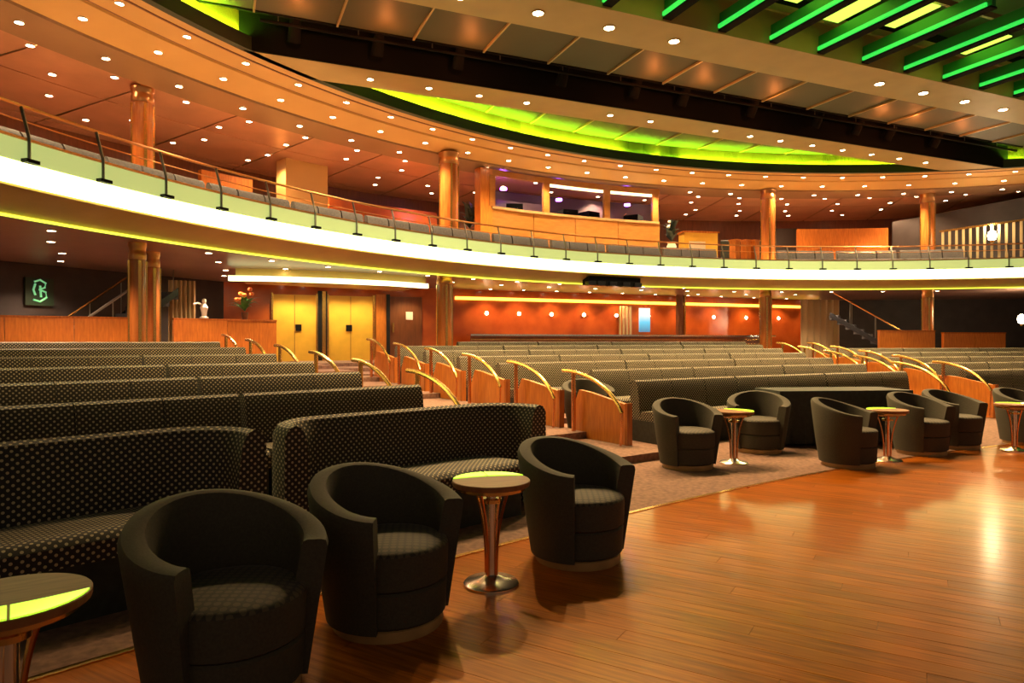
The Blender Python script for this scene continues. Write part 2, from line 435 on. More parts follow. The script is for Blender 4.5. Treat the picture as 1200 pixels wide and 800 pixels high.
# ================================================================== BALCONY FRONT: glowing panels, posts, rails
PA = [161.8 - 3.65 * k for k in range(-4, 26)]
bf = struct(ring('balcony_front', RB, [(RB + .03, 3.28), (RB + .30, 3.28), (RB + .30, 3.86), (RB + .03, 3.86)], PA[0], PA[-1], 90, 'soffit'))
for a, b in zip(PA[:-1], PA[1:]):
    g = 0.03
    ring('light_panel', RB, [(RB - .012, 3.30), (RB + .02, 3.30), (RB + .02, 3.575), (RB - .012, 3.575)], a - g, b + g, 4, 'fascia_light', bf)
    ring('frosted_panel', RB, [(RB - .008, 3.58), (RB + .02, 3.58), (RB + .02, 3.85), (RB - .008, 3.85)], a - g, b + g, 4, 'fascia_glass', bf)
ring('cap_rail', RB, [(RB - .02, 3.855), (RB + .32, 3.855), (RB + .32, 3.885), (RB - .02, 3.885)], PA[0], PA[-1], 90, 'rail_copper', bf)
rl = empty('balcony_railing', pol(RB, 120, 3.88))
tag(rl, 'copper handrail on steel posts along the curved glowing balcony front', 'railing')
def railtube(name, r, z, a0, a1, rad, m): return MB().tube(arc(r, a0, a1, max(6, int(abs(a0 - a1) * 0.8)), z=z), rad, 6).build(name, m, rl, True)
railtube('top_rail', RB + .10, 4.30, PA[0], PA[-1], 0.022, 'rail_copper')
railtube('middle_rail', RB + .10, 4.12, PA[0], PA[-1], 0.010, 'rail_copper')
for a in PA:
    m = MB().tube([pol(RB - .03, a, 3.60), pol(RB - .03, a, 3.90), pol(RB + .10, a, 4.30)], 0.020, 6).build('post', 'steel', rl, True)
    MB().box(pol(RB - .05, a, 3.60), (.05, .09, .022), radians(a)).build('bracket', 'black', m)

# balcony seats just behind the rail
def balcony_seat(a0, a1, r, zf, label, group):
    mid = (a0 + a1) / 2; root = empty('balcony_bench', pol(r, mid, zf)); tag(root, label, 'bench', group)
    n = 5
    ring('seat', r, [(r - .28, zf + .0), (r + .20, zf), (r + .20, zf + .40), (r - .24, zf + .43), (r - .29, zf + .38)], a0, a1, n, 'seat_grey', root)
    k = 3
    for i in range(k):
        b0 = a0 + (a1 - a0) * i / k - .05; b1 = a0 + (a1 - a0) * (i + 1) / k + .05
        ring('back_panel', r, [(r + .16, zf + .35), (r + .30, zf + .35), (r + .36, zf + .70), (r + .33, zf + .76), (r + .27, zf + .76), (r + .22, zf + .70)], b0, b1, 3, 'seat_grey', root)
i = 0; a = 171.0
sp = []
while a > 78:
    if not (116.5 < a - 3 < 121 or 84 < a - 3 < 90) or True: sp.append(a)
    a -= 6.3
for i, a in enumerate(sp):
    if i == 11: continue
    balcony_seat(a, a - 6.0, 17.55, 3.56, 'grey upholstered balcony bench behind the handrail, %s from the left end' % ORD[i], 'benches along the balcony rail')

# added warm uplight on a plinth, unseen behind the benches, to brighten the ring
up = ring('added_uplight_strip', 18.2, [(18.15, 3.95), (18.23, 3.95), (18.23, 3.97), (18.15, 3.97)], 172, 83, 80, 'added_uplight')
tag(up, 'added warm light strip hidden behind the balcony benches to brighten the orange ceiling ring', 'light strip')
struct(ring('trim_4', 18.2, [(18.05, 3.56), (18.30, 3.56), (18.30, 3.94), (18.05, 3.94)], 172, 83, 80, 'dark_cloth'))

# ================================================================== COLUMNS
def column(px, r, z0, z1, rad, label, strip=True, base=False):
    t = (px - 600) / 800.0; X, Y = bear(t, CX, CY, r)
    root = empty('column', (X, Y, z0)); tag(root, label, 'column', 'wooden columns carrying the balcony and ceiling')
    MB().lathe([(rad, z0), (rad, z1)], (X, Y, 0), 20).build('shaft', 'column_wood', root, True)
    MB().lathe([(rad * 1.06, z1 - .30), (rad * 1.1, z1 - .26), (rad * 1.1, z1 - .2), (rad * 1.02, z1 - .16), (rad * 1.02, z1 - .10), (rad * 1.12, z1 - .06), (rad * 1.12, z1)], (X, Y, 0), 20).build('capital', 'rail_copper', root, True)
    MB().lathe([(rad * 1.12, z0), (rad * 1.12, z0 + .16), (rad * 1.02, z0 + .18)], (X, Y, 0), 20).build('foot_ring', 'black_gloss', root, True)
    # brass inlay strips, four around the shaft
    for q in range(4):
        aa = atan2(-Y, -X) + 0.25 + q * pi / 2
        MB().box((X + rad * cos(aa), Y + rad * sin(aa), (z0 + z1) / 2 - .08), (.022, .028, (z1 - z0) / 2 - .24), aa).build('brass_strip', 'brass', root)
    return root
column(167, 19.7, 3.56, 6.36, .19, 'orange wooden upper column at the far left behind the balcony rail')
column(526, 18.35, 3.56, 6.4, .25, 'orange wooden upper column just left of the projection booth')
column(900, 18.5, 3.56, 6.4, .22, 'orange wooden upper column right of the booth and bar')
column(1087, 19.2, 3.56, 6.36, .21, 'orange wooden upper column beside the dark sloping wall on the right')
column(161, 18.6, 0.72, ZC, .135, 'lower column at far left with copper capital, the nearer of a pair')
column(179, 19.5, 0.72, ZC, .12, 'lower column at far left, the farther of a pair')
column(521, 17.75, 0.63, ZC, .19, 'lower column at the foot of the carpeted aisle beside the brown door')
column(897, 18.1, 0.75, ZC, .17, 'lower column at the right end of the red bar wall')
column(1087, 18.6, 0.75, ZC, .16, 'slim lower column right of the small staircase')

# ================================================================== UPPER CEILING
A0, A1 = 200, 30
cr = struct(ring('ceiling_ring', 17.0, [(17.0, 6.60), (17.12, 6.575), (17.62, 6.53), (17.64, 6.55), (17.70, 6.55), (17.72, 6.515), (18.5, 6.42), (18.5, 7.4), (17.0, 7.4)], A0, A1, 110, 'ring_paint'))
struct(ring('ceiling_band', 18.5, [(18.5, 6.44), (18.52, 6.38), (19.45, 6.34), (19.5, 6.40), (19.5, 6.6), (18.5, 6.6)], A0, A1, 110, 'band_paint'))
# rear ceiling over the balcony in sectors with narrow joints
rc = struct(ring('ceiling_rear', 19.5, [(19.5, 6.46), (31, 6.10), (31, 6.6), (19.5, 6.6)], A0, A1, 110, 'divider_metal'))
sec = [A0 - 6.0 * k for k in range(29)]
for a, b in zip(sec[:-1], sec[1:]):
    for (ra, rb) in ((19.53, 21.0), (21.04, 23.2), (23.24, 30.9)):
        za = lambda r: 6.44 - (r - 19.5) * 0.0313
        MB().sweep(arc(ra, a - .06, b + .06, 5), [(0, za(ra)), (rb - ra, za(rb)), (rb - ra, za(rb) - .02), (0, za(ra) - .02)]).build('ceiling_tile', 'copper_ceiling', rc, False)
for nm, r_, z_ in (('trim_5', 17.16, 6.571), ('trim_6', 17.66, 6.552)):
    struct(ring(nm, r_, [(r_ - .02, z_ - .008), (r_ + .02, z_ - .011), (r_ + .02, z_ + .01), (r_ - .02, z_ + .01)], A0, A1, 110, 'brown_door'))
# green cove round the opening
struct(ring('trim_2', 16.9, [(16.86, 6.60), (17.0, 6.60), (17.0, 6.66), (16.90, 6.66), (16.90, 6.85), (16.86, 6.85)], A0, A1, 110, 'dark_green'))
gl = ring('cove_light', 16.95, [(16.92, 6.75), (16.99, 6.75), (16.99, 6.81), (16.92, 6.81)], A0, A1, 110, 'green_led')
tag(gl, 'green light trough hidden behind the dark rim of the round ceiling', 'light strip')
struct(ring('wall_cove', 17.0, [(17.0, 6.6), (17.06, 6.6), (17.06, 7.5), (17.0, 7.5)], A0, A1, 110, 'ceiling_panel'))
ZP = 7.22
def rect(u0, u1, v0, v1): return [(p[0], p[1]) for p in (uv(u0, v0), uv(u1, v0), uv(u1, v1), uv(u0, v1))]
cp = struct(MB().poly_prism(clip_circle(rect(-8, 30, 9.8, 18), CX, CY, 17.0), ZP + .06, ZP + .14).build('ceiling', 'black'))
US = [1.9 + 1.4 * k for k in range(-4, 16)]
for v0, v1, ZP in ((14.0, 17.6, 7.19), (10.25, 12.5, 7.08)):
    for u0, u1 in zip(US[:-1], US[1:]):
        pl = clip_circle(rect(u0 + .015, u1 - .015, v0, v1), CX, CY, 16.98, 200)
        if pl and area(pl) > .01: MB().poly_prism(pl, ZP, ZP + .04).build('ceiling_panel', 'ceiling_panel', cp)
    for u in US:
        hv = 16.9 ** 2 - (u - UC) ** 2
        if hv <= 0: continue
        vt = min(v1, VC + sqrt(hv))
        if vt - v0 < .1: continue
        MB().quadbar(uv(u, v0, ZP - .02), uv(u, vt, ZP - .02), .035, .05).build('divider', 'divider_metal', cp)
# straight beams
for nm, v0, v1, u0, u1 in (('ceiling_beam_rear', 13.1, 14.02, -4, 26), ('ceiling_beam_front', 9.25, 10.28, -6, 28)):
    struct(MB().poly_prism(clip_circle(rect(u0, u1, v0, v1), CX, CY, 17.0), 6.60, 7.36).build(nm, 'beam_paint'))
# lighting slot between panels and rear beam
slot = struct(MB().poly_prism(clip_circle(rect(-4, 26, 12.52, 13.1), CX, CY, 17.0), 7.75, 7.82).build('ceiling_slot', 'black'))
for v in (12.49, 13.06): MB().poly_prism(clip_circle(rect(-4, 26, v, v + .04), CX, CY, 17.0), 7.06 if v < 13 else 6.605, 7.78).build('slot_side', 'black', slot)
def batten(v, z, u0, u1, label):
    root = empty('lighting_bar', uv((u0 + u1) / 2, v, z)); tag(root, label, 'lighting bar')
    for dz in (0, .22): MB().tube([uv(u0, v, z + dz), uv(u1, v, z + dz)], .03, 6).build('pipe', 'black', root, True)
    k = u0 + .3
    while k < u1:
        MB().tube([uv(k, v, z), uv(k, v, z + .5)], .012, 5).build('hanger', 'steel', root); k += 1.4
    return root
batten(12.62, 6.98, 0.6, 21.4, 'black lighting pipes in the slot beside the rear ceiling beam')
# stage lamps hung in the slot; orange lenses
can = MB().lathe([(.02, .30), (.09, .28), (.11, .10), (.12, -.12), (.105, -.12), (.10, -.05)], (0, 0, 0), 12).mesh('housing', 'black', True)
lens = MB().lathe([(.0, -.10), (.10, -.10)], (0, 0, 0), 12, cap=False).mesh('lens', 'orange_lamp')
for k, u in enumerate([1.2, 2.7, 4.3, 6.6, 8.4, 9.7, 11.7, 13.8, 15.2, 16.4, 18.2]):
    root = empty('stage_lamp', uv(u, 12.85, 6.92)); tag(root, 'black stage lamp with orange lens in the ceiling slot, %s from left' % ORD[k], 'stage lamp', 'stage lamps in the ceiling slot')
    h = put(can, 'housing', (0, 0, 0), 0, root); h.rotation_euler = (radians(35), 0, TH)
    l = put(lens, 'lens', (0, 0, 0), 0, root); l.rotation_euler = (radians(35), 0, TH)
    if k not in (3, 7):
        L = bpy.data.lights.get('stage_lamp_glow') or bpy.data.lights.new('stage_lamp_glow', 'POINT'); L.energy = 9; L.color = (1, .25, .05); L.shadow_soft_size = .05
        o = bpy.data.objects.new('lamp_glow', L); COL.objects.link(o); o.parent = root; o.location = tuple(-c * .75 for c in (VX, VY)) + (-.12,)

# green louvre grid in front of the front beam
gc = struct(MB().poly_prism(clip_circle(rect(-6, 28, -8, 9.25), CX, CY, 17.0), 8.6, 8.7).build('ceiling_void', 'black'))
lou = empty('louvre_grid', uv(11, 8.0, 7.0)); tag(lou, 'grid of green lit louvre slats between the front beam and the black stage void', 'ceiling grid')
for k in range(16):
    u = 3.3 + k * 1.12
    p, q = uv(u, 9.24, 6.80), uv(u, 6.9, 6.80)
    s = MB().quadbar(p, q, .10, .28).build('slat', 'louvre', lou)
    MB().quadbar((p[0], p[1], 6.645), (q[0], q[1], 6.645), .16, .03).build('slat_foot', 'black', s)
    pa, qa = uv(u - .10, 9.2, 6.69), uv(u - .10, 6.95, 6.69)
    MB().quadbar(pa, qa, .04, .06).build('light_line', 'deep_green_led', s)
for v in (8.95, 7.7): MB().quadbar(uv(2.6, v, 7.08), uv(20.8, v, 7.08), .06, .10).build('cross_bar', 'divider_metal', lou)
for k, u in enumerate([3.5, 4.6, 5.75, 7.9, 9.1, 10.2, 12.5, 14.7]):
    MB().poly_prism(rect(u, u + .85, 7.95 - .25 * (k % 2), 8.8 - .25 * (k % 2)), 6.99, 7.01).build('lit_panel', 'lime_panel', lou)
MB().poly_prism(rect(1.0, 21.5, 6.9, 9.2), 7.5, 7.55).build('backing', 'dark_green', lou)
struct(MB().poly_prism(clip_circle(rect(-6, 28, 9.26, 9.36), CX, CY, 17.0), 7.36, 8.65).build('wall_void', 'black'))
tr = empty('truss', uv(11, 6.6, 7.0)); tag(tr, 'black lighting truss crossing the ceiling in front of the green louvres', 'truss')
for v, z in ((6.75, 6.95), (6.35, 6.95), (6.55, 7.3)): MB().tube([uv(0, v, z), uv(21, v, z)], .04, 6).build('chord', 'black', tr, True)
for k in range(26):
    u = .4 + .8 * k
    MB().tube([uv(u, 6.75, 6.95), uv(u + .4, 6.55, 7.3), uv(u + .8, 6.75, 6.95)], .018, 5).build('brace', 'black', tr)
for k in range(7):
    v = 5.6 - k * .9
    t2 = MB().tube([uv(2, v, 7.6), uv(21, v, 7.6)], .05, 6); t2 = t2.build('pipe', 'stair_dark', None, True)
    tag(t2, 'dark pipe in the black void above the stage, %s behind the truss' % ORD[k], 'pipe', 'pipes above the stage')

# ================================================================== DOWNLIGHTS
dl = MB().lathe([(.0, -.012), (.062, -.012)], n=10, cap=False)
dl.lathe([(.062, -.014), (.075, -.012), (.078, 0.004)], n=10, mi=1, cap=False)
DM = dl.mesh('downlight', ['lamp_lens', 'divider_metal'])
dl2 = MB().lathe([(.0, -.012), (.085, -.012)], n=12, cap=False)
dl2.lathe([(.085, -.014), (.11, -.012), (.115, 0.004)], n=12, mi=1, cap=False)
DM2 = dl2.mesh('downlight', ['lamp_lens', 'divider_metal'])
def spot(parent, power, ang, col, blend=.6, rad=.06):
    key = 'spot_%g_%g_%g' % (power, ang, col[1])
    L = bpy.data.lights.get(key)
    if L is None:
        L = bpy.data.lights.new(key, 'SPOT'); L.energy = power; L.spot_size = radians(ang); L.spot_blend = blend; L.color = col; L.shadow_soft_size = rad
    o = bpy.data.objects.new('lamp_beam', L); COL.objects.link(o); o.parent = parent; o.location = (0, 0, -.05)
    return o
def down(p, label, group, mesh=DM, power=0, ang=100, col=(1, .72, .38)):
    o = put(mesh, 'downlight', p); tag(o, label, 'downlight', group)
    if power: spot(o, power, ang, col)
    return o
for r, z, a, st, lab, n in ((17.33, 6.565, 163, 4.1, 'small bright downlight in the inner row of the orange ceiling ring', 23),
                            (18.12, 6.470, 163.2, 4.3, 'small bright downlight in the outer row of the orange ceiling ring', 22),
                            (18.95, 6.360, 164.6, 4.4, 'small downlight in the brown ceiling band behind the orange ring', 22)):
    for k in range(n): down(pol(r, a - st * k, z), lab + ', %s from left' % ORD[k], lab + 's', DM, 300 if k % 3 == (0 if r < 18 else 1) else 0, 120)
for q, (r, st, n, a) in enumerate(((19.75, 4.4, 22, 162.5), (20.6, 5.0, 18, 160.5), (21.7, 4.6, 18, 158.5), (22.5, 5.2, 15, 156))):
    for k in range(n): down(pol(r, a - st * k, 6.42 - (r - 19.5) * .0313), 'small downlight in the copper balcony ceiling, %s row behind the band, %s from left' % (ORD[q], ORD[k]), 'downlights above the balcony', DM, 170 if k % 3 == 1 else 0, 130, (1, .62, .32))
for k, u in enumerate([2.7, 3.9, 5.0, 6.1, 8.2, 9.3, 11.2, 12.3, 13.3, 14.4, 15.5, 16.6, 17.7, 18.8]):
    down(uv(u, 13.55, 6.598), 'small bright downlight on the rear straight ceiling beam, %s from left' % ORD[k], 'downlights on the rear beam', DM, 260 if k % 2 else 0, 120)
for k, u in enumerate([3.3, 4.6, 5.9, 7.2, 12.2, 13.5, 14.8, 16.1]):
    down(uv(u, 9.78, 6.598), 'bright star-like downlight on the front straight ceiling beam, %s from left' % ORD[k], 'downlights on the front beam', DM2, 800, 125, (1, .64, .28))
for q, (r, n, a, st) in enumerate(((18.6, 20, 164, 4.6), (19.8, 18, 162, 5), (21.2, 15, 159, 5), (22.6, 9, 157, 5))):
    for k in range(n):
        p = pol(r, a - st * k, ZC - .002)
        if p[0] * VX + p[1] * VY > VB - 1.2: continue
        down(p, 'small downlight under the balcony, %s row behind its edge, %s from left' % (ORD[q], ORD[k]), 'downlights under the balcony', DM, 190 if k % 2 else 0, 130, (1, .66, .4))
for k in range(11):
    u = None
    X, Y = onwall(568 + 38 * k); X -= VX * .55; Y -= VY * .55
    down((X, Y, ZC - .002), 'small bright downlight in the row along the red bar wall, %s from left' % ORD[k], 'downlights along the bar wall', DM, 80, 120, (1, .58, .22))
    X, Y = onwall(568 + 38 * k + 2)
    wlm = put(DM, 'wall_disc', (X - VX * .012, Y - VY * .012, 2.36)); wlm.rotation_euler = (radians(-90), 0, TH)  # glowing disc on the wall beneath each downlight
    tag(wlm, 'round glowing disc on the red bar wall, %s from left' % ORD[k], 'wall light', 'glowing discs on the bar wall')

for k, px in enumerate((332, 358, 396, 424, 475)):
    X, Y = onwall(px); down((X - VX * .7, Y - VY * .7, ZC - .002), 'small downlight in front of the rear doors, %s from left' % ORD[k], 'downlights by the rear doors', DM, 70, 120, (1, .75, .35))
# ================================================================== CHAIRS
def make_chair():
    root = empty('tub_chair', (0, 0, 0))
    n = 36; GA = radians(52)
    b = MB(); prof_n = 9
    for i in range(n + 1):
        t = i / n; a = -pi / 2 + GA + (2 * pi - 2 * GA) * t
        back = (1 - cos(2 * pi * t)) / 2
        h = .595 + .155 * back ** 0.8
        ro = lambda z: .295 + .095 * min(1, z / .62)
        th = .105 - .02 * back
        pr = [(ro(.05), .05), (ro(.3), .3), (ro(h - .03), h - .03), (ro(h) - .012, h - .005), (ro(h) - .03, h), (ro(h) - th + .02, h), (ro(h) - th + .004, h - .008), (ro(h) - th - .002, h - .03), (ro(.3) - th - .01, .28), (ro(.05) - .09, .05)]
        prof_n = len(pr)
        for r, z in pr: b.v.append((r * cos(a), r * sin(a), z))
    m = prof_n
    for i in range(n):
        for j in range(m):
            k = (j + 1) % m; b.face((i * m + j, (i + 1) * m + j, (i + 1) * m + k, i * m + k))
    b.face(range(m)); b.face(range((n + 1) * m - 1, n * m - 1, -1))
    b.build('tub_shell', 'chair_fabric', root, True, True)
    d = MB(); d.lathe([(.262, .06), (.278, .075), (.285, .225), (.276, .236)], (0, -.012, 0), 32)
    d.build('seat_drum', 'chair_fabric', root, True, True)
    d = MB(); d.lathe([(.274, .238), (.287, .248), (.292, .37), (.29, .402)], (0, -.012, 0), 32)
    d.build('seat_cushion', 'chair_fabric', root, True, True)
    d = MB(); N = 32
    rings = [(.289, .402), (.284, .412), (.268, .422), (.20, .434), (.10, .438), (.02, .439)]
    for r, z in rings: d.v += [(r * cos(2 * pi * q / N), -.012 + r * sin(2 * pi * q / N), z) for q in range(N)]
    for i in range(len(rings) - 1):
        for q in range(N):
            k = (q + 1) % N; ids = (i * N + q, i * N + k, (i + 1) * N + k, (i + 1) * N + q)
            d.face(ids, [(d.v[x][0], d.v[x][1]) for x in ids])
    ids = [(len(rings) - 1) * N + q for q in range(N)]; d.face(ids, [(d.v[x][0], d.v[x][1]) for x in ids])
    d.face(range(N - 1, -1, -1))
    d.build('seat_top', 'quilt_fabric', root, True, True)
    d = MB().lathe([(.27, 0), (.275, .01), (.275, .052), (.26, .06)], (0, 0, 0), 32); d.build('plinth', 'pale_wood', root, True, True)
    return root
CH = make_chair()
chairs = [(-1.13, 2.73, -43, 0, 'dark tub armchair closest to the viewer, beside the wood table with lime edge'),
          (-.62, 3.42, -38, 0, 'dark tub armchair in the middle of the near three, left of the chrome pedestal table'),
          (.425, 4.42, -47, 0, 'dark tub armchair standing alone on the wood floor right of the chrome pedestal table'),
          (1.96, 7.62, -72, 0, 'dark tub armchair on the carpet at the left end of the far chairs'),
          (3.15, 8.72, -105, 0, 'dark tub armchair left of the draped long table'),
          (3.80, 7.72, -42, 0, 'dark tub armchair in front of the draped long table'),
          (5.13, 8.55, -65, 0, 'dark tub armchair just right of the draped long table'),
          (5.88, 9.05, -65, 0, 'dark tub armchair left of the small table at the right picture edge'),
          (7.05, 9.35, -70, 0, 'dark tub armchair cut by the right picture edge'),
          (1.115, 9.94, -75, 0.09, 'dark tub armchair at the aisle between two orange end panels')]
for i, (x, y, fa, z, lab) in enumerate(chairs):
    o = CH if i == 0 else copy_tree(CH)
    o.location = (x, y, z); o.rotation_euler = (0, 0, radians(fa + 90)); tag(o, lab, 'armchair', 'dark tub armchairs')

# ================================================================== SMALL TABLES
def make_table():
    root = empty('pedestal_table', (0, 0, 0))
    R = .225; zt = .60
    MB().lathe([(R - .02, zt - .03), (R - .003, zt - .026), (R, zt - .015), (R, zt + .0), (R - .004, zt + .004)], n=40).build('table_top', 'table_wood', root, True, True)
    MB().lathe([(.10, zt - .075), (R - .03, zt - .05), (R - .03, zt - .03), (.09, zt - .03)], n=32).build('under_ring', 'brass', root, True, True)
    # lime glass segment, chord at y = -.06, in two pieces with a dark joint
    for s in (-1, 1):
        a0, a1 = -pi / 2, -pi / 2 + s * radians(72)
        out = [((R - .004) * cos(a0 + (a1 - a0) * i / 12), (R - .004) * sin(a0 + (a1 - a0) * i / 12)) for i in range(13)]
        out = [(p[0] + s * .004 if i == 0 else p[0], p[1]) for i, p in enumerate(out)]
        yc = out[-1][1]
        inn = [(out[-1][0] * (1 - t), yc - .028 * sin(t * pi / 2)) for t in (.25, .5, .75)] + [(s * .004, yc - .028)]
        MB().poly_prism(out + inn, zt + .003, zt + .009).build('lime_inlay', 'lime_glass', root, False, True)
    MB().lathe([(.028, .03), (.028, zt - .07)], n=16).build('pillar', 'chrome', root, True, True)
    MB().lathe([(.16, 0), (.16, .012), (.15, .022), (.08, .034), (.05, .05), (.03, .06)], n=32).build('foot', 'chrome', root, True, True)
    for q in range(4):
        a = pi / 4 + q * pi / 2
        pts = [((.036 + .075 * (t ** 2.6)) * cos(a), (.036 + .075 * (t ** 2.6)) * sin(a), .06 + (zt - .12) * t) for t in [k / 8 for k in range(9)]]
        MB().tube(pts, .0085, 6).build('stay', 'copper_rod', root, True, True)
    MB().lathe([(.03, .47), (.062, .475), (.062, .495), (.03, .50)], n=16).build('collar', 'brass', root, True, True)
    return root
TB = make_table()
tabs = [(-1.57, 2.13, 36, 'round wood table with lime glass edge at the bottom left corner'),
        (-.12, 3.94, 195, 'chrome pedestal table with lime glass top between the near armchairs'),
        (2.55, 7.85, 120, 'pedestal table with yellowish top left of the draped long table'),
        (4.40, 8.0, 200, 'pedestal table on the carpet edge right of the chair before the draped table'),
        (6.42, 8.72, 140, 'pedestal table between the last two armchairs at right')]
for i, (x, y, rz, lab) in enumerate(tabs):
    o = TB if i == 0 else copy_tree(TB)
    o.location = (x, y, 0); o.rotation_euler = (0, 0, radians(rz)); tag(o, lab, 'table', 'round pedestal tables')

# draped long table
dt = empty('draped_table', (4.45, 9.50, 0), radians(6)); tag(dt, 'long table covered with a dark green cloth behind the far armchairs', 'table')
MB().poly_prism([(-.92, -.34), (.92, -.34), (.92, .34), (-.92, .34)], .70, .735).build('table_top', 'black', dt, False, True)
b = MB(); hw, hd = .945, .365; per = []
for (x0, y0, x1, y1) in ((-hw, -hd, hw, -hd), (hw, -hd, hw, hd), (hw, hd, -hw, hd), (-hw, hd, -hw, -hd)):
    L_ = hypot(x1 - x0, y1 - y0); k = int(L_ / .035)
    for i in range(k): per.append((x0 + (x1 - x0) * i / k, y0 + (y1 - y0) * i / k, (y1 - y0) / L_, -(x1 - x0) / L_))
N = len(per)
for lev in range(5):
    t = lev / 4; z = .742 - t * .70
    for i, (x, y, ex, ey) in enumerate(per):
        w = (.006 + .028 * sin(i * .9) + .012 * sin(i * 2.3)) * t + .012 * t
        b.v.append((x + ex * w, y + ey * w, z))
for lev in range(4):
    for i in range(N):
        k = (i + 1) % N; b.face((lev * N + i, lev * N + k, (lev + 1) * N + k, (lev + 1) * N + i))
b.face(range(N)); b.build('cloth', 'dark_cloth', dt, True, True)
for sx in (-.85, .85):
    for sy in (-.28, .28): MB().tube([(sx, sy, 0), (sx, sy, .70)], .018, 8).build('leg', 'steel', dt, True, True)

# ================================================================== BENCHES
def bench_path(r, a0, a1, n): return arc(r, a0, a1, n, C2X, C2Y)
BK = [(-.03, .34), (-.005, .62), (.015, .76), (.045, .835), (.09, .855), (.135, .84), (.165, .79), (.17, .30), (-.03, .30)]
STP = [(-.60, .30), (-.60, .40), (-.575, .43), (-.53, .44), (-.05, .42), (-.03, .30)]
BS = [(-.55, .0), (-.55, .30), (.15, .30), (.15, .0)]
def bench(r, a0, a1, zf, label, group, n=6, fabric='dot_fabric', pw=.66):
    L_ = abs(radians(a0 - a1)) * r; mid = (a0 + a1) / 2
    root = empty('dotted_bench', pol2(r, mid, zf)); tag(root, label, 'bench', group)
    sh = lambda P: [(d, z + zf) for d, z in P]
    MB().sweep(bench_path(r, a0, a1, n), sh(BS)).build('base', 'dark_cloth', root)
    k = max(1, round(L_ / pw)); g = .004 / r * 57.3
    for i in range(k):
        b0 = a0 + (a1 - a0) * i / k - g; b1 = a0 + (a1 - a0) * (i + 1) / k + g
        MB().sweep(bench_path(r, b0, b1, 2), sh(STP), u0=i * .3).build('seat_cushion', fabric, root, True)
        MB().sweep(bench_path(r, b0, b1, 3), sh(BK), u0=i * .3).build('back_panel', fabric, root, True)
    return root
def wing_bench(r, a0, a1, zf, label, group):
    """near bench: one back that sweeps forward at both ends, one seat"""
    root = empty('dotted_bench', pol2(r, (a0 + a1) / 2, zf)); tag(root, label, 'bench', group)
    c = .30; da = degrees(c / r); core = bench_path(r, a0 - da, a1 + da, 14)
    def wing(p, q, sgn):
        # quarter curve from the end p, heading away from q, bending towards the stage centre
        dx_, dy_ = p[0] - q[0], p[1] - q[1]; l = hypot(dx_, dy_); dx_, dy_ = dx_ / l, dy_ / l
        fx, fy = C2X - p[0], C2Y - p[1]; l = hypot(fx, fy); fx, fy = fx / l, fy / l
        pts = []
        for i in range(1, 7):
            t = pi / 2 * i / 6 * .92; pts.append((p[0] + dx_ * c * sin(t) + fx * c * (1 - cos(t)), p[1] + dy_ * c * sin(t) + fy * c * (1 - cos(t)), 0))
        e = pts[-1]; pts.append((e[0] + fx * .12, e[1] + fy * .12, 0)); return pts
    path = wing(core[0], core[1], 1)[::-1] + core + wing(core[-1], core[-2], -1)
    sh = lambda P: [(d, z + zf) for d, z in P]
    B2 = [(-.03, .10), (-.005, .62), (.015, .76), (.045, .835), (.09, .855), (.135, .84), (.165, .79), (.17, .03), (-.03, .03)]
    MB().sweep(path, sh(B2)).build('back', 'dot_fabric', root, True)
    MB().sweep(bench_path(r, a0 - da * .9, a1 + da * .9, 10), sh(STP)).build('seat_cushion', 'dot_fabric', root, True)
    MB().sweep(bench_path(r, a0 - da * .9, a1 + da * .9, 10), sh(BS)).build('base', 'dark_cloth', root)
    return root
RL = 31.08
wing_bench(RL, 133.75, 130.0, 0, 'near dotted bench with curved ends behind the chrome pedestal table', 'front row dotted benches')
wing_bench(RL, 139.3, 134.6, 0, 'near dotted bench at the left picture edge behind the closest armchair', 'front row dotted benches')
def row(r, a0, a1, zf, side, k, want=2.45):
    L_ = abs(radians(a0 - a1)) * r; n = max(1, round(L_ / want)); g = .02 / r * 57.3
    for i in range(n):
        b0 = a0 + (a1 - a0) * i / n; b1 = a0 + (a1 - a0) * (i + 1) / n
        lab = side % (ORD[k], ORD[i])
        if b0 < b1: b0, b1 = b1, b0
        bench(r, b0 - g, b1 + g, zf, lab, 'dotted benches in rows')
for k in range(1, 7):
    r = RL + 1.35 * k; zf = tier(r - .3, LS, RISE)
    # stop left of the picture
    X, Y = bear(-.80, C2X, C2Y, r); aend = min(ang2((X, Y)), 148)
    row(r, AL + .02, aend, zf, 'dotted bench left of the carpeted aisle, %s row from the front, %s from the aisle', k)
def angX(r, X): return degrees(atan2(sqrt(r * r - (X - C2X) ** 2), X - C2X))
GX0, GX1 = 7.3, 8.7
RR = 32.75
for k in range(0, 7):
    r = RR + 1.35 * k; zf = tier(r - .3, RS, RISE)
    a_end = angX(r, GX0)
    st = AR - .35
    row(r, st - (.9 if k == 0 else 3.2 if k == 6 else 1.5 if k == 1 else 0.0), a_end, zf, 'dotted bench right of the carpeted aisle, %s row from the front, %s from the aisle', k)
    X, Y = bear(.80, C2X, C2Y, r); a2 = ang2((X, Y))
    a1 = angX(r, GX1)
    if a1 - a2 > 2.0 and k < 5: row(r, a1, a2, zf, 'dotted bench beyond the second aisle at right, %s row, %s from that aisle', k)

